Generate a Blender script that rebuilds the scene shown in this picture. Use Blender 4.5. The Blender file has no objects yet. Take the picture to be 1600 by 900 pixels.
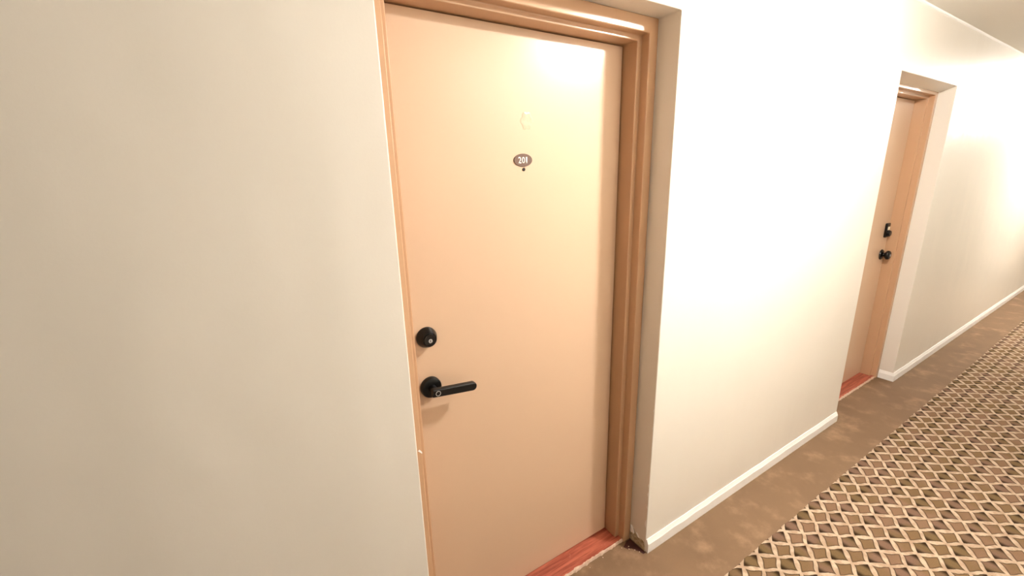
import bpy, bmesh, math, random
from mathutils import Vector, Matrix

# ------------------------------------------------------------------ camera, world, exposure
scene = bpy.context.scene
C = scene.collection
YAW, PITCH, ROLL = 0.5571, -0.2607, -0.0262
FWD = Vector((math.sin(YAW)*math.cos(PITCH), math.cos(YAW)*math.cos(PITCH), math.sin(PITCH)))
R0 = Vector((math.cos(YAW), -math.sin(YAW), 0.0)); U0 = R0.cross(FWD)
RGT = R0*math.cos(ROLL) + U0*math.sin(ROLL); UP = -R0*math.sin(ROLL) + U0*math.cos(ROLL)
cd = bpy.data.cameras.new('camera'); cam = bpy.data.objects.new('camera', cd); C.objects.link(cam)
cd.sensor_width = 36.0; cd.lens = 664.75/1600*36.0; cd.clip_start = 0.02
m = Matrix((RGT, UP, -FWD)).transposed().to_4x4(); m.translation = Vector((0, -0.9924, 1.632))
cam.matrix_world = m
scene.camera = cam
w = bpy.data.worlds.new('world'); scene.world = w; w.use_nodes = True
w.node_tree.nodes['Background'].inputs[0].default_value = (0.9, 0.93, 1, 1)
w.node_tree.nodes['Background'].inputs[1].default_value = 0.02
vs = scene.view_settings
vs.view_transform = 'Standard'; vs.look = 'None'; vs.gamma = 1.0; vs.use_curve_mapping = False
vs.exposure = 1.2
scene.cycles.caustics_reflective = False
LAMP_COLOUR = (1.0, 0.972, 0.935)
LAMP_POWER = 700.0            # emission strength of the round diffusers
LAMP_X = (1.86, 7.00, 12.14); LAMP_Y = -0.69; LAMP_R = 0.048

# ------------------------------------------------------------------ dimensions (metres)
X1, X2, X3, X4 = 0.3025, 1.2762, 3.1184, 4.0863     # edges of the two door openings
HEAD, CEIL = 2.12, 2.4597
XA, XB = -6.5, 16.5                                  # ends of the corridor
YB = -1.40                                           # opposite wall
YF = 0.088                                           # frame face behind the plaster reveal
YD = 0.185                                           # door face
CARPET_Y = -0.2604

# ------------------------------------------------------------------ material helpers
def lin(c):
    return tuple((v/255/12.92 if v/255 <= 0.04045 else ((v/255+0.055)/1.055)**2.4) for v in c) + (1.0,)
class NT:
    def __init__(s, name):
        s.m = bpy.data.materials.new(name); s.m.use_nodes = True
        s.t = s.m.node_tree; s.b = s.t.nodes['Principled BSDF']
        s.pos = s.t.nodes.new('ShaderNodeTexCoord').outputs['Object']
    def put(s, sock, v):
        if isinstance(v, bpy.types.NodeSocket): s.t.links.new(v, sock)
        else: sock.default_value = v
    def math(s, op, a, b=0.0, c=0.0, clamp=False):
        n = s.t.nodes.new('ShaderNodeMath'); n.operation = op; n.use_clamp = clamp
        for i, v in enumerate((a, b, c)): s.put(n.inputs[i], v)
        return n.outputs[0]
    def noise(s, scale, detail=3.0, rough=0.55, vec=None, dist=0.0):
        n = s.t.nodes.new('ShaderNodeTexNoise'); s.put(n.inputs['Vector'], vec or s.pos)
        n.inputs['Scale'].default_value = scale; n.inputs['Detail'].default_value = detail
        n.inputs['Roughness'].default_value = rough; n.inputs['Distortion'].default_value = dist
        return n.outputs['Fac']
    def mapping(s, scale, loc=(0, 0, 0), rot=(0, 0, 0)):
        n = s.t.nodes.new('ShaderNodeMapping'); s.t.links.new(s.pos, n.inputs[0])
        n.inputs['Scale'].default_value = scale; n.inputs['Location'].default_value = loc; n.inputs['Rotation'].default_value = rot
        return n.outputs[0]
    def step(s, v, a, b):
        n = s.t.nodes.new('ShaderNodeMapRange'); n.interpolation_type = 'SMOOTHSTEP'
        s.put(n.inputs['Value'], v); s.put(n.inputs['From Min'], a); s.put(n.inputs['From Max'], b)
        return n.outputs['Result']
    def mix(s, f, a, b):
        n = s.t.nodes.new('ShaderNodeMix'); n.data_type = 'RGBA'
        s.put(n.inputs['Factor'], f); s.put(n.inputs['A'] if False else n.inputs[6], a); s.put(n.inputs[7], b)
        return n.outputs[2]
    def xyz(s):
        n = s.t.nodes.new('ShaderNodeSeparateXYZ'); s.t.links.new(s.pos, n.inputs[0]); return n.outputs
    def bump(s, h, strength=0.2, dist=0.01, prev=None):
        n = s.t.nodes.new('ShaderNodeBump'); s.put(n.inputs['Height'], h)
        n.inputs['Strength'].default_value = strength; n.inputs['Distance'].default_value = dist
        if prev: s.t.links.new(prev, n.inputs['Normal'])
        return n.outputs[0]
    def finish(s, col, rough=0.5, normal=None, metal=0.0, spec=0.5, coat=0.0, coat_rough=0.1):
        s.put(s.b.inputs['Base Color'], col); s.put(s.b.inputs['Roughness'], rough)
        s.b.inputs['Metallic'].default_value = metal; s.b.inputs['Specular IOR Level'].default_value = spec
        s.b.inputs['Coat Weight'].default_value = coat; s.b.inputs['Coat Roughness'].default_value = coat_rough
        if normal: s.t.links.new(normal, s.b.inputs['Normal'])
        return s.m

def paint(name, rgb, rough, wave=0.0, wave_scale=2.0, peel=0.05, var=0.03, spec=0.5, stretch=(1, 1, 1)):
    n = NT(name)
    v = n.noise(1.7, 4)
    a = lin(rgb); b = tuple(c*(1-var) for c in a[:3]) + (1,)
    nb = None
    if wave: nb = n.bump(n.noise(wave_scale, 2, 0.4, n.mapping(stretch)), wave, 0.05)
    nb = n.bump(n.noise(160, 2), peel, 0.002, nb)
    return n.finish(n.mix(v, b, a) if var else a, rough, nb, spec=spec)

M = {}
M['wall'] = paint('wall_paint', (232, 226, 215), 0.30, wave=0.22, wave_scale=2.6, peel=0.06, stretch=(1.4, 1, 0.6))
M['ceiling'] = paint('ceiling_paint', (236, 232, 224), 0.8, peel=0.08)
M['white_trim'] = paint('white_trim_paint', (246, 244, 240), 0.35, wave=0.1, wave_scale=6, peel=0.06)
M['tan'] = paint('tan_gloss_paint', (211, 180, 152), 0.27, wave=0.03, wave_scale=3, peel=0.03, var=0)
M['frame_tan'] = paint('tan_frame_paint', (194, 155, 121), 0.22, peel=0.02, var=0)
M['patch_tan'] = paint('tan_patch_paint', (212, 181, 153), 0.25, wave=0.12, wave_scale=30, peel=0.03, var=0)

def black_metal(name, rgb, rough):
    n = NT(name)
    return n.finish(n.mix(n.noise(60), lin(rgb), lin([c*1.4 for c in rgb])), rough, n.bump(n.noise(400, 2), 0.04, 0.001), metal=0.3)
M['black'] = black_metal('black_satin_metal', (7, 7, 7), 0.34)
M['bronze'] = black_metal('dark_bronze_metal', (16, 12, 9), 0.25)
M['dark'] = black_metal('dark_hole', (20, 14, 10), 0.5)
M['silver'] = NT('silver_ring').finish(lin((210, 210, 210)), 0.3, metal=0.6)
M['cream_plastic'] = NT('cream_plastic').finish(lin((232, 224, 200)), 0.4)
M['digit'] = NT('white_lettering').finish(lin((250, 246, 240)), 0.5)
n = NT('taupe_plate'); M['plate'] = n.finish(n.mix(n.noise(90), lin((112, 89, 78)), lin((128, 104, 92))), 0.65, spec=0.25)
n = NT('lamp_diffuser'); n.b.inputs['Emission Color'].default_value = LAMP_COLOUR + (1,)
n.b.inputs['Emission Strength'].default_value = LAMP_POWER; M['lamp'] = n.finish((0.9, 0.9, 0.9, 1), 0.5)

# plain brown floor border, mottled with paler scuffs
n = NT('brown_floor')
c = n.mix(n.noise(3.2, 5, 0.6), lin((114, 89, 65)), lin((140, 111, 83)))
c = n.mix(n.math('MULTIPLY', n.step(n.noise(7, 5, 0.6), 0.48, 0.80), 0.6), c, lin((186, 150, 118)))
c = n.mix(n.math('MULTIPLY', n.noise(260, 2), 0.35), c, lin((100, 78, 58)))
M['floor'] = n.finish(c, 0.75, n.bump(n.noise(300, 2), 0.3, 0.002), spec=0.3)

# woven carpet: diamonds 113 x 94 mm outlined by pale twisted strands
n = NT('diamond_carpet')
X, Y, Z = n.xyz()
wob = n.math('MULTIPLY_ADD', n.noise(38, 2), 0.05, -0.025)
u = n.math('ADD', n.math('DIVIDE', n.math('SUBTRACT', X, 2.349), 0.1133), wob)
v = n.math('DIVIDE', n.math('ADD', Y, 0.2805), 0.0936)
v = n.math('ADD', v, n.math('MULTIPLY_ADD', n.math('COSINE', n.math('MULTIPLY', v, 2*math.pi)), -0.036, 0.036))
v = n.math('ADD', v, wob)
p = n.math('ADD', u, v); q = n.math('SUBTRACT', u, v)
tw = n.math('SUBTRACT', p, q)
def near(a): return n.math('ABSOLUTE', n.math('SUBTRACT', a, n.math('ROUND', a)))
p2 = n.math('ADD', p, n.math('MULTIPLY', n.math('SINE', n.math('MULTIPLY', q, 2*math.pi)), 0.030))
q2 = n.math('ADD', q, n.math('MULTIPLY', n.math('SINE', n.math('MULTIPLY', p, 2*math.pi)), 0.030))
dp, dq = near(p2), near(q2)
wp = n.math('MULTIPLY_ADD', n.math('ABSOLUTE', n.math('SINE', n.math('MULTIPLY', q, math.pi))), 0.055, 0.074)
wq = n.math('MULTIPLY_ADD', n.math('ABSOLUTE', n.math('SINE', n.math('MULTIPLY', p, math.pi))), 0.055, 0.074)
sp = n.math('SUBTRACT', dp, wp); sq = n.math('SUBTRACT', dq, wq)          # < 0 inside a strand
sd = n.math('MINIMUM', sp, sq)
strand = n.math('SUBTRACT', 1.0, n.step(sd, -0.022, 0.022))
par = n.math('MODULO', n.math('ADD', n.math('ADD', n.math('FLOOR', p), n.math('FLOOR', q)), 2000.0), 2.0)
cellA = n.math('LESS_THAN', par, 0.5)
du = near(u)
tip = n.math('MULTIPLY', n.math('SUBTRACT', 1.0, n.step(du, 0.18, 0.40)), cellA)
edge = n.math('SUBTRACT', 1.0, n.step(sd, 0.01, 0.09))
hue = n.step(n.noise(4.5, 2), 0.42, 0.58)
ca = n.mix(hue, lin((116, 94, 64)), lin((126, 98, 80)))
cb = n.mix(hue, lin((124, 99, 70)), lin((134, 105, 82)))
cc = n.mix(cellA, cb, ca)
cc = n.mix(n.math('MULTIPLY', tip, 0.95), cc, lin((40, 25, 11)))
cc = n.mix(n.math('MULTIPLY', edge, 0.75), cc, lin((46, 30, 15)))
st = n.mix(n.step(n.noise(30, 2), 0.35, 0.65), lin((176, 150, 126)), lin((198, 176, 152)))
cc = n.mix(strand, cc, st)
fib = n.noise(420, 3)
cc = n.mix(n.math('MULTIPLY', n.step(fib, 0.45, 0.75), 0.35), cc, lin((52, 38, 24)))
hgt = n.math('ADD', n.math('MULTIPLY', strand, 0.7), n.math('MULTIPLY', fib, 0.4))
M['carpet'] = n.finish(cc, 0.95, n.bump(hgt, 0.8, 0.004), spec=0.1)

# red threshold with lengthwise streaks
n = NT('red_threshold')
s1 = n.noise(1, 5, 0.65, n.mapping((4, 70, 70)))
c = n.mix(n.step(s1, 0.35, 0.65), lin((138, 62, 44)), lin((190, 104, 80)))
c = n.mix(n.math('MULTIPLY', n.step(n.noise(18, 5, 0.7), 0.6, 0.75), 0.6), c, lin((240, 170, 140)))
M['threshold'] = n.finish(c, 0.4, n.bump(s1, 0.3, 0.002))
n = NT('worn_cream_edge')
M['worn'] = n.finish(n.mix(n.noise(60, 4), lin((196, 150, 120)), lin((246, 228, 206))), 0.8, n.bump(n.noise(120), 0.6, 0.003))
n = NT('bare_plaster')
M['plaster'] = n.finish(n.mix(n.step(n.noise(45, 5, 0.7), 0.35, 0.65), lin((150, 134, 106)), lin((206, 192, 166))), 0.95, n.bump(n.noise(90, 4), 0.9, 0.004))
n = NT('maroon_stain')
M['maroon'] = n.finish(n.mix(n.noise(70, 4), lin((46, 16, 12)), lin((84, 40, 30))), 0.8, n.bump(n.noise(200), 0.5, 0.002))
M['crack'] = NT('paint_crack').finish(lin((170, 168, 160)), 0.8)

# ------------------------------------------------------------------ mesh helpers
def obj(name, bm, mat, parent=None, bevel=0.0, seg=2, smooth=False, loc=None):
    me = bpy.data.meshes.new(name); bm.normal_update(); bm.to_mesh(me); bm.free()
    me.materials.append(M[mat]); o = bpy.data.objects.new(name, me); C.objects.link(o)
    if loc: o.location = loc
    if parent: o.parent = parent
    if smooth:
        for f in me.polygons: f.use_smooth = True
    if bevel:
        b = o.modifiers.new('bevel', 'BEVEL'); b.width = bevel; b.segments = seg; b.limit_method = 'ANGLE'; b.angle_limit = math.radians(35)
        b.harden_normals = False
    return o
def tag(o, label=None, cat=None, group=None, kind=None):
    if label: o['label'] = label
    if cat: o['category'] = cat
    if group: o['group'] = group
    if kind: o['kind'] = kind
    return o
def box(bm, x0, x1, y0, y1, z0, z1):
    vv = [bm.verts.new((x, y, z)) for x in (x0, x1) for y in (y0, y1) for z in (z0, z1)]
    for f in ((0,1,3,2),(4,6,7,5),(0,4,5,1),(2,3,7,6),(0,2,6,4),(1,5,7,3)): bm.faces.new([vv[i] for i in f])
def BOX(*a):
    bm = bmesh.new(); box(bm, *a); bmesh.ops.recalc_face_normals(bm, faces=bm.faces); return bm
def extrude_poly(pts, axis, a, b, bm=None):
    """closed 2-D outline pts swept from a to b along axis ('x','y' or 'z')"""
    bm = bm or bmesh.new()
    def P(p, t): return {'x': (t, p[0], p[1]), 'y': (p[0], t, p[1]), 'z': (p[0], p[1], t)}[axis]
    A = [bm.verts.new(P(p, a)) for p in pts]; B = [bm.verts.new(P(p, b)) for p in pts]
    bm.faces.new(A); bm.faces.new(B[::-1])
    for i in range(len(pts)):
        j = (i+1) % len(pts); bm.faces.new((A[i], B[i], B[j], A[j]))
    bmesh.ops.recalc_face_normals(bm, faces=bm.faces); return bm
def lathe_y(prof, seg=40, bm=None, cx=0.0, cz=0.0):
    """prof: list of (radius, y); turned about the y axis through (cx, cz)"""
    bm = bm or bmesh.new(); rings = []
    for r, y in prof:
        if r < 1e-6: rings.append([bm.verts.new((cx, y, cz))])
        else: rings.append([bm.verts.new((cx+r*math.cos(2*math.pi*k/seg), y, cz+r*math.sin(2*math.pi*k/seg))) for k in range(seg)])
    for a, b in zip(rings, rings[1:]):
        for k in range(seg):
            j = (k+1) % seg
            if len(a) == 1 and len(b) > 1: bm.faces.new((a[0], b[k], b[j]))
            elif len(b) == 1 and len(a) > 1: bm.faces.new((a[k], b[0], a[j]))
            elif len(a) > 1: bm.faces.new((a[k], b[k], b[j], a[j]))
    bmesh.ops.recalc_face_normals(bm, faces=bm.faces); return bm
def auto_smooth(o, deg=35):
    for f in o.data.polygons: f.use_smooth = True
    bm = bmesh.new(); bm.from_mesh(o.data)
    for e in bm.edges:
        e.smooth = len(e.link_faces) == 2 and e.calc_face_angle(0) < math.radians(deg)
    bm.to_mesh(o.data); bm.free(); return o

# ------------------------------------------------------------------ setting: corridor shell
out = [(XA, 0), (X1, 0), (X1, HEAD), (X2, HEAD), (X2, 0), (X3, 0), (X3, HEAD), (X4, HEAD), (X4, 0), (XB, 0), (XB, CEIL), (XA, CEIL)]
wall = tag(obj('wall_left', extrude_poly(out, 'y', 0.0, 0.25), 'wall', bevel=0.0035, seg=3),
    'off-white semi-gloss corridor wall with two recessed door openings', kind='structure')
tag(obj('wall_right', BOX(XA, XB, YB-0.1, YB, 0, CEIL), 'wall'), kind='structure')
tag(obj('wall_near', BOX(XA-0.1, XA, YB-0.1, 0.25, 0, CEIL), 'wall'), kind='structure')
tag(obj('wall_far', BOX(XB, XB+0.1, YB-0.1, 0.25, 0, CEIL), 'wall'), kind='structure')
tag(obj('ceiling', BOX(XA-0.1, XB+0.1, YB-0.1, 0.25, CEIL, CEIL+0.1), 'ceiling'), 'plain off-white corridor ceiling', kind='structure')
floor = tag(obj('floor', BOX(XA-0.1, XB+0.1, YB-0.1, 0.25, -0.1, 0.0), 'floor'), 'scuffed plain brown floor border beside the wall', kind='structure')

# plaster built down towards the frame under the head of the second opening
obj('plaster_soffit', extrude_poly([(0.0015, HEAD+0.001), (0.0875, HEAD+0.001), (0.0875, 2.091), (0.0015, HEAD-0.0012)], 'x', X3-0.001, X4+0.001), 'wall', wall)

# bead of caulk in the corner between wall and ceiling
random.seed(4)
bm = bmesh.new(); rings = []
for k in range(93):
    x = XA + (XB-XA)*k/92; a = 0.008 + 0.003*random.random()
    rings.append([bm.verts.new((x, 0.0, CEIL-a)), bm.verts.new((x, -a*0.55, CEIL-a*0.55)), bm.verts.new((x, -a, CEIL)), bm.verts.new((x, 0.0, CEIL))])
for a, b in zip(rings, rings[1:]):
    for i in range(4): bm.faces.new((a[i], b[i], b[(i+1) % 4], a[(i+1) % 4]))
bm.faces.new(rings[0]); bm.faces.new(rings[-1][::-1])
bmesh.ops.recalc_face_normals(bm, faces=bm.faces)
tag(obj('trim_3', bm, 'white_trim'), 'thin white caulk bead between wall and ceiling', kind='structure')

# baseboards with a sloping top
BBT, BBH = 0.012, 0.066
PROF = [(0.0, 0.0), (-BBT, 0.0), (-BBT, 0.046), (-0.010, 0.049), (-0.003, BBH), (0.0, BBH)]
def baseboard(name, x0, x1, label, ret=False, wavy=True):
    bm = bmesh.new(); N = max(2, int((x1-x0)/0.08)); rings = []
    for k in range(N+1):
        x = x0 + (x1-x0)*k/N; d = random.uniform(-0.0012, 0.0012) if wavy and 0 < k < N else 0
        rings.append([bm.verts.new((x, y + (d if y < -0.005 and z > 0 else 0), z + (d if z > 0 else 0))) for y, z in PROF])
    if ret:                      # turns the corner into the reveal of the second door
        first = rings[0]; A = []; B = []
        for y, z in PROF: A.append(bm.verts.new((x0 + y, y, z)))       # outer mitre
        for y, z in PROF: B.append(bm.verts.new((x0 + y, YF-0.002, z)))
        rings = [B, A] + rings
    for a, b in zip(rings, rings[1:]):
        for i in range(len(PROF)): bm.faces.new((a[i], b[i], b[(i+1) % len(PROF)], a[(i+1) % len(PROF)]))
    bm.faces.new(rings[0]); bm.faces.new(rings[-1][::-1])
    bmesh.ops.recalc_face_normals(bm, faces=bm.faces)
    return tag(obj(name, bm, 'white_trim'), label, kind='structure')
baseboard('baseboard_left', XA, X1-0.002, 'low white baseboard on the wall before the door numbered 201')
baseboard('baseboard_middle', X2+0.004, X3-0.002, 'low white chipped baseboard on the wall between the two doors')
baseboard('baseboard_right', X4, XB, 'low white baseboard turning the corner beside the distant door', ret=True)
bm = BOX(XA, XB, YB, YB+BBT, 0, BBH)
tag(obj('baseboard_back', bm, 'white_trim', bevel=0.004), kind='structure')

# ------------------------------------------------------------------ carpet runner
cb = bmesh.new()
edge = []
x = XA+0.02; k = 0
while x < XB-0.02:
    edge.append((x, CARPET_Y + random.uniform(-0.0025, 0.0025))); x += 0.028
edge.append((XB-0.02, CARPET_Y))
low = YB - CARPET_Y
rows = [[cb.verts.new((ex, ey, 0.0003)) for ex, ey in edge], [cb.verts.new((ex, ey-0.001, 0.0035)) for ex, ey in edge],
        [cb.verts.new((ex, ey-0.006, 0.005)) for ex, ey in edge], [cb.verts.new((ex, low+0.006, 0.005)) for ex, ey in edge], [cb.verts.new((ex, low, 0.0003)) for ex, ey in edge]]
for a, b in zip(rows, rows[1:]):
    for i in range(len(edge)-1): cb.faces.new((a[i], b[i], b[i+1], a[i+1]))
for i in range(len(edge)-1): cb.faces.new((rows[4][i], rows[0][i], rows[0][i+1], rows[4][i+1]))
cb.faces.new([r_[0] for r_ in rows]); cb.faces.new([r_[-1] for r_ in rows][::-1])
bmesh.ops.recalc_face_normals(cb, faces=cb.faces)
tag(obj('carpet_runner', cb, 'carpet'), 'brown corridor carpet woven with a beige diamond lattice', 'carpet')

# ------------------------------------------------------------------ door frames, thresholds, doors
FP = [(0.0, YF), (0.041, YF), (0.041, 0.122), (0.0605, 0.122), (0.0605, 0.2275), (0.076, 0.2275), (0.076, 0.25), (0.0, 0.25)]
def hz(o): return {0.0: 0.0, 0.041: 0.048, 0.0605: 0.0655, 0.076: 0.081}[o]
def door_frame(name, xl, xr, label):
    bm = bmesh.new()
    L = [[bm.verts.new(P) for P in ((xl+o, y, 0), (xl+o, y, HEAD-hz(o)), (xr-o, y, HEAD-hz(o)), (xr-o, y, 0))] for o, y in FP]
    for i in range(len(FP)):
        a, b = L[i], L[(i+1) % len(FP)]
        for s in range(3): bm.faces.new((a[s], a[s+1], b[s+1], b[s]))
    bm.faces.new([l[0] for l in L]); bm.faces.new([l[3] for l in L][::-1])
    bmesh.ops.recalc_face_normals(bm, faces=bm.faces)
    return tag(obj(name, bm, 'frame_tan', bevel=0.0035, seg=4), label, kind='structure')
fr1 = door_frame('trim_1', X1, X2, 'tan stepped metal door frame around the door numbered 201')
fr2 = door_frame('trim_2', X3, X4, 'tan stepped metal door frame around the distant door')

def threshold(xl, xr, label, seed):
    random.seed(seed)
    a, b = xl+0.0415, xr-0.0415
    # the outline fits between the stepped jambs
    t = obj('threshold', extrude_poly([(a, 0.0965), (b, 0.0965), (b, 0.1215), (b-0.0195, 0.1225), (b-0.0195, 0.226), (a+0.0195, 0.226), (a+0.0195, 0.1225), (a, 0.1215)], 'z', 0.0, 0.014), 'threshold', bevel=0.002)
    tag(t, label, 'threshold')
    bm = bmesh.new(); N = 90; rings = []
    for k in range(N+1):
        x = a + (b-a)*k/N; d = random.random()**2
        y0 = 0.0965; f = y0 - 0.002 - 0.006*d*(1 if k % 3 else 0.4); bk = y0 + 0.001 + 0.006*random.random()**3
        h = 0.0147 + 0.0012*random.random()
        rings.append([bm.verts.new(P) for P in ((x, f, 0.0004), (x, (f+y0)/2, h*0.75), (x, y0, h), (x, bk, 0.0141), (x, y0, 0.0004))])
    for p_, q_ in zip(rings, rings[1:]):
        for i in range(5): bm.faces.new((p_[i], q_[i], q_[(i+1) % 5], p_[(i+1) % 5]))
    bm.faces.new(rings[0]); bm.faces.new(rings[-1][::-1]); bmesh.ops.recalc_face_normals(bm, faces=bm.faces)
    e = obj('worn_edge', bm, 'worn', t); e['label'] = 'ragged cream-coloured worn front edge'
    return t
threshold(X1, X2, 'red streaked threshold with worn cream edge below the door numbered 201', 3)
threshold(X3, X4, 'dark red threshold with worn cream edge below the distant door', 5)

def door_leaf(name, xl, xr, label):
    return tag(obj(name, BOX(xl+0.064, xr-0.064, YD, YD+0.04, 0.017, HEAD-0.0690), 'tan', bevel=0.0015), label, kind='structure')
d1 = door_leaf('door_1', X1, X2, 'smooth glossy tan apartment door with oval 201 plate and black lever')
d2 = door_leaf('door_2', X3, X4, 'narrowly visible tan door farther along the corridor with round knob')

# --- oval number plate with 201
PX, PZ = 0.7867, 1.6752
bm = bmesh.new(); rings = []
for sc, y in ((1.0, YD), (1.0, YD-0.0022), (0.965, YD-0.003)):
    rings.append([bm.verts.new((PX + 0.035*sc*math.cos(2*math.pi*k/64), y, PZ + 0.0198*sc*math.sin(2*math.pi*k/64))) for k in range(64)])
for a, b in zip(rings, rings[1:]):
    for k in range(64): bm.faces.new((a[k], a[(k+1) % 64], b[(k+1) % 64], b[k]))
bm.faces.new(rings[-1]); bm.faces.new(rings[0][::-1]); bmesh.ops.recalc_face_normals(bm, faces=bm.faces)
plate = obj('number_plate', bm, 'plate', d1); plate['label'] = 'small taupe oval plate with white 201'
def digit(ch, cx, width):
    cu = bpy.data.curves.new('digit', 'FONT'); cu.body = ch; cu.size = 1.0; cu.offset = 0.010; cu.extrude = 0.0; cu.resolution_u = 6
    to = bpy.data.objects.new('digit_source', cu); C.objects.link(to)
    bpy.context.view_layer.update()
    dg = bpy.context.evaluated_depsgraph_get(); me = bpy.data.meshes.new_from_object(to.evaluated_get(dg))
    bpy.data.objects.remove(to); bpy.data.curves.remove(cu)
    xs = [v_.co.x for v_ in me.vertices]; ys = [v_.co.y for v_ in me.vertices]
    x0, x1, y0, y1 = min(xs), max(xs), min(ys), max(ys); hgt_ = 0.0196
    bm = bmesh.new(); bm.from_mesh(me); bpy.data.meshes.remove(me)
    for v_ in bm.verts:
        X_ = cx + ((v_.co.x-x0)/(x1-x0)-0.5)*width; Z_ = PZ + ((v_.co.y-y0)/(y1-y0)-0.5)*hgt_
        v_.co = (X_, YD-0.0034, Z_)
    r_ = bmesh.ops.extrude_face_region(bm, geom=bm.faces[:])
    for g in r_['geom']:
        if isinstance(g, bmesh.types.BMVert): g.co.y = YD-0.0029
    bmesh.ops.recalc_face_normals(bm, faces=bm.faces)
    return obj('digit', bm, 'digit', plate)
digit('2', PX-0.0140, 0.0112); digit('0', PX-0.0003, 0.0112); digit('1', PX+0.0118, 0.0056)

# --- peephole under the plate, old painted-over patch above it
pe = obj('peephole', lathe_y([(0.0, YD), (0.0052, YD), (0.0052, YD-0.0025), (0.004, YD-0.0035), (0.0, YD-0.003)], 24, None, 0.789, 1.6465), 'dark', d1)
auto_smooth(pe); pe['label'] = 'tiny dark peephole'
random.seed(11)
bm = bmesh.new(); K = 24; cx, cz = 0.8035, 1.793; ra, rb = [], []
for k in range(K):
    a = 2*math.pi*k/K; r_ = 0.024*(1 + 0.10*math.cos(6*a) + random.uniform(-0.05, 0.05))
    ra.append(bm.verts.new((cx + r_*math.cos(a), YD-0.0001, cz + 1.1*r_*math.sin(a))))
    rb.append(bm.verts.new((cx + (r_-0.0035)*math.cos(a), YD-0.0007, cz + 1.1*(r_-0.0035)*math.sin(a))))
for k in range(K): bm.faces.new((ra[k], ra[(k+1) % K], rb[(k+1) % K], rb[k]))
bm.faces.new(rb); bmesh.ops.recalc_face_normals(bm, faces=bm.faces)
obj('painted_over_patch', bm, 'patch_tan', d1)

# --- deadbolt of door 1
DX, DZ = 0.4195, 1.158
db = auto_smooth(obj('deadbolt', lathe_y([(0.0, YD), (0.0325, YD), (0.0325, YD-0.006), (0.0305, YD-0.010), (0.0235, YD-0.028), (0.0215, YD-0.030), (0.0205, YD-0.030), (0.0205, YD-0.027), (0.0, YD-0.027)], 48, None, DX, DZ), 'black', d1), 30)
db['label'] = 'black round deadbolt'
cy_ = auto_smooth(obj('lock_cylinder', lathe_y([(0.0, YD-0.0265), (0.0185, YD-0.0265), (0.0185, YD-0.031), (0.0175, YD-0.032), (0.0, YD-0.032)], 40, None, DX, DZ), 'bronze', db), 30)
bm = bmesh.new(); ring_in, ring_out = [], []
kx, kz = DX+0.001, DZ-0.003
bm = lathe_y([(0.0, YD-0.0321), (0.0062, YD-0.0321), (0.0062, YD-0.0332), (0.0046, YD-0.0334), (0.0046, YD-0.0326), (0.0, YD-0.0326)], 24, None, kx, kz)
obj('keyway_ring', bm, 'silver', db)
obj('key_slot', BOX(kx-0.0010, kx+0.0010, YD-0.0333, YD-0.0324, kz-0.0040, kz+0.0040), 'dark', db)

# --- lever handle of door 1
HX, HZ = 0.4195, 0.992
hd = auto_smooth(obj('lever_handle', lathe_y([(0.0, YD), (0.0335, YD), (0.0335, YD-0.012), (0.0315, YD-0.016), (0.026, YD-0.0185), (0.0, YD-0.0185)], 48, None, HX, HZ), 'black', d1), 30)
hd['label'] = 'matte black lever with fingerprint ring'
auto_smooth(obj('neck', lathe_y([(0.013, YD-0.018), (0.012, YD-0.022), (0.012, YD-0.048), (0.0, YD-0.048)], 32, None, HX, HZ), 'black', hd), 30)
def lever_bar():
    # outline in x-z: square-ish pivot end, round free end; flat bar with softly domed face
    x0, x1, h = -0.017, 0.134, 0.0138
    pts = [(x0, -h*0.93)]
    for k in range(13):
        a = -math.pi/2 + math.pi*k/12; pts.append((x1-h*1.02 + h*1.02*math.cos(a), h*1.02*math.sin(a)))
    pts += [(x0, h*0.93)]
    return extrude_poly(pts, 'y', 0.0, -0.019)
lv = obj('lever', lever_bar(), 'black', hd, bevel=0.0045, seg=4, loc=(HX, YD-0.046, HZ+0.0035))
lv.rotation_euler = (0, math.radians(6.6), 0)
for f in lv.data.polygons: f.use_smooth = False
bm = bmesh.new(); R1, R2 = 0.0082, 0.0065
T = lathe_y([(R2, 0.0), (R1, 0.0), (R1, -0.0006), (R2, -0.0006), (R2, 0.0)], 36, None, 0, 0); bm.free()
rg = obj('fingerprint_ring', T, 'silver', hd, loc=(HX+0.0005, YD-0.0651, HZ+0.0035)); rg['label'] = 'thin pale fingerprint sensor ring'

# --- hardware of the distant door: escutcheon with thumb latch, and a round knob
KX = 3.964
es = obj('deadbolt', BOX(KX-0.028, KX+0.028, YD-0.016, YD, 1.118, 1.222), 'bronze', d2, bevel=0.006, seg=3)
es['label'] = 'dark rectangular deadbolt with pale sticker'
obj('sticker', BOX(KX-0.019, KX+0.019, YD-0.0165, YD-0.016, 1.172, 1.196), 'cream_plastic', es)
auto_smooth(obj('lock_cylinder', lathe_y([(0.0, YD-0.015), (0.021, YD-0.015), (0.021, YD-0.028), (0.018, YD-0.032), (0.0, YD-0.032)], 36, None, KX, 1.148), 'black', es), 30)
kn = auto_smooth(obj('knob', lathe_y([(0.0, YD), (0.038, YD), (0.038, YD-0.004), (0.032, YD-0.010), (0.016, YD-0.014), (0.0125, YD-0.017), (0.0125, YD-0.021), (0.022, YD-0.026), (0.031, YD-0.033), (0.033, YD-0.041), (0.031, YD-0.049), (0.025, YD-0.054), (0.0, YD-0.055)], 40, None, KX, 0.990), 'bronze', d2), 50)
kn['label'] = 'dark bronze round knob'
auto_smooth(obj('keyhole_face', lathe_y([(0.0, YD-0.0548), (0.009, YD-0.0548), (0.009, YD-0.0562), (0.0, YD-0.0562)], 24, None, KX, 0.990), 'silver', kn), 30)

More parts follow.
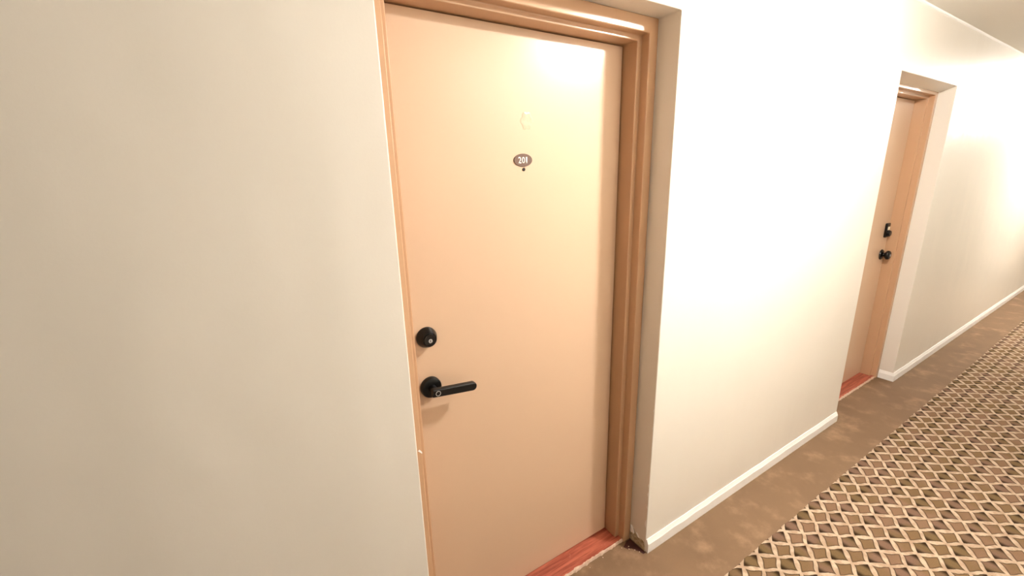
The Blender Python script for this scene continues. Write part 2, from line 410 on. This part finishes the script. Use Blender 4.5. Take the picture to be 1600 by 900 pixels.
# ------------------------------------------------------------------ wear: broken plaster at the foot of the corner, chips, cracks
random.seed(21)
def flat_patch(name, pts3, nrm, th, mat, parent):
    bm = bmesh.new(); nv = Vector(nrm)
    A = [bm.verts.new(Vector(p_) + nv*0.0003) for p_ in pts3]; B = [bm.verts.new(Vector(p_) + nv*(0.0003+th*random.uniform(0.6, 1.3))) for p_ in pts3]
    bm.faces.new(B)
    for i in range(len(A)): bm.faces.new((A[i], A[(i+1) % len(A)], B[(i+1) % len(A)], B[i]))
    bm.faces.new(A[::-1]); bmesh.ops.recalc_face_normals(bm, faces=bm.faces)
    return obj(name, bm, mat, parent)
pl = flat_patch('bare_plaster', [(X2, 0.0865, 0.004), (X2, 0.0865, 0.052), (X2, 0.078, 0.074), (X2, 0.066, 0.070), (X2, 0.058, 0.055), (X2, 0.047, 0.058), (X2, 0.036, 0.046), (X2, 0.022, 0.052), (X2, 0.008, 0.046), (X2, 0.0045, 0.03), (X2, 0.0045, 0.004)], (-1, 0, 0), 0.0015, 'plaster', wall)
pl['label'] = 'broken plaster at the foot of the corner'
flat_patch('paint_flake', [(X2, 0.0865, 0.082), (X2, 0.0865, 0.050), (X2, 0.079, 0.043), (X2, 0.073, 0.052), (X2, 0.068, 0.044), (X2, 0.062, 0.054), (X2, 0.066, 0.066), (X2, 0.078, 0.080)], (-1, 0, 0), 0.004, 'white_trim', wall)
flat_patch('paint_flake', [(X2, 0.052, 0.064), (X2, 0.040, 0.048), (X2, 0.034, 0.050), (X2, 0.044, 0.062)], (-1, 0, 0), 0.003, 'white_trim', wall)
flat_patch('bare_floor_patch', [(X2-0.002, -0.004, 0), (X2-0.002, 0.085, 0), (X2-0.024, 0.086, 0), (X2-0.060, 0.070, 0), (X2-0.052, 0.052, 0), (X2-0.034, 0.046, 0), (X2-0.026, 0.026, 0), (X2-0.017, 0.012, 0), (X2-0.014, -0.003, 0)], (0, 0, 1), 0.0005, 'maroon', floor)
# crumbs of plaster
for k, (cx, cy2, s) in enumerate(((1.236, 0.058, 0.003), (1.228, 0.048, 0.0022), (1.245, 0.030, 0.0026), (1.205, 0.070, 0.002), (1.255, 0.012, 0.002), (1.10, 0.080, 0.0026), (1.02, 0.075, 0.002))):
    bm = bmesh.new(); bmesh.ops.create_icosphere(bm, subdivisions=1, radius=s)
    for v_ in bm.verts: v_.co = Vector((cx, cy2, 0.0012+s*0.7)) + v_.co*random.uniform(0.7, 1.2)
    obj('plaster_crumb', bm, 'worn', floor)
# chips along the plaster corner
for zc_, s in ((0.30, 0.010), (0.345, 0.006), (0.235, 0.007), (0.62, 0.006), (0.70, 0.005), (0.15, 0.02)):
    flat_patch('corner_chip', [(X2, 0.0035, zc_-s), (X2, 0.0035+s*0.35, zc_-s*0.3), (X2, 0.004+s*0.25, zc_+s*0.4), (X2, 0.0035, zc_+s)], (-1, 0, 0), 0.0012, 'white_trim', wall)
# hairline crack in the paint above the corner of the opening
pts = [(1.292, 2.20), (1.297, 2.165), (1.291, 2.14), (1.298, 2.115), (1.294, 2.085), (1.303, 2.062), (1.297, 2.052)]
bm = bmesh.new(); prev = None
for x_, z_ in pts:
    cur = [bm.verts.new((x_-0.0006, -0.0004, z_)), bm.verts.new((x_+0.0006, -0.0004, z_))]
    if prev: bm.faces.new((prev[0], prev[1], cur[1], cur[0]))
    prev = cur
obj('paint_crack', bm, 'crack', wall)
# chip on the left jamb of door 1
flat_patch('paint_chip', [(X1+0.028, YF, 0.850), (X1+0.040, YF, 0.836), (X1+0.0405, YF, 0.842), (X1+0.033, YF, 0.853)], (0, -1, 0), 0.0006, 'white_trim', fr1)

# ------------------------------------------------------------------ ceiling lamps along the corridor
def lathe_z(prof, seg=40):
    bm = lathe_y(prof, seg)
    for v_ in bm.verts: v_.co = (v_.co.x, v_.co.z, v_.co.y)
    bmesh.ops.recalc_face_normals(bm, faces=bm.faces); return bm
LBL = ['round flush ceiling lamp above the wall between the two doors', 'round flush ceiling lamp beyond the distant door', 'round flush ceiling lamp near the far corridor end']
hs = None
for lx, lb in zip(LAMP_X, LBL):
    root = bpy.data.objects.new('ceiling_lamp', None); C.objects.link(root); root.location = (lx, LAMP_Y, CEIL)
    tag(root, lb, 'ceiling lamp', 'flush ceiling lamps along the corridor')
    if hs is None:
        a = auto_smooth(obj('lamp_housing', lathe_z([(0.0, 0.0), (LAMP_R+0.014, 0.0), (LAMP_R+0.014, -0.016), (LAMP_R+0.009, -0.022), (LAMP_R+0.001, -0.022), (LAMP_R+0.001, -0.012), (0.0, -0.012)]), 'white_trim', root), 30)
        b = obj('diffuser', lathe_z([(LAMP_R, -0.0125), (LAMP_R, -0.022)] + [(LAMP_R*math.cos(a*math.pi/16), -0.022-0.070*math.sin(a*math.pi/16)) for a in range(1, 8)] + [(0.0, -0.092)]), 'lamp', root)
        hs = (a, b)
    else:
        for s in hs:
            c2 = s.copy(); C.objects.link(c2); c2.parent = root
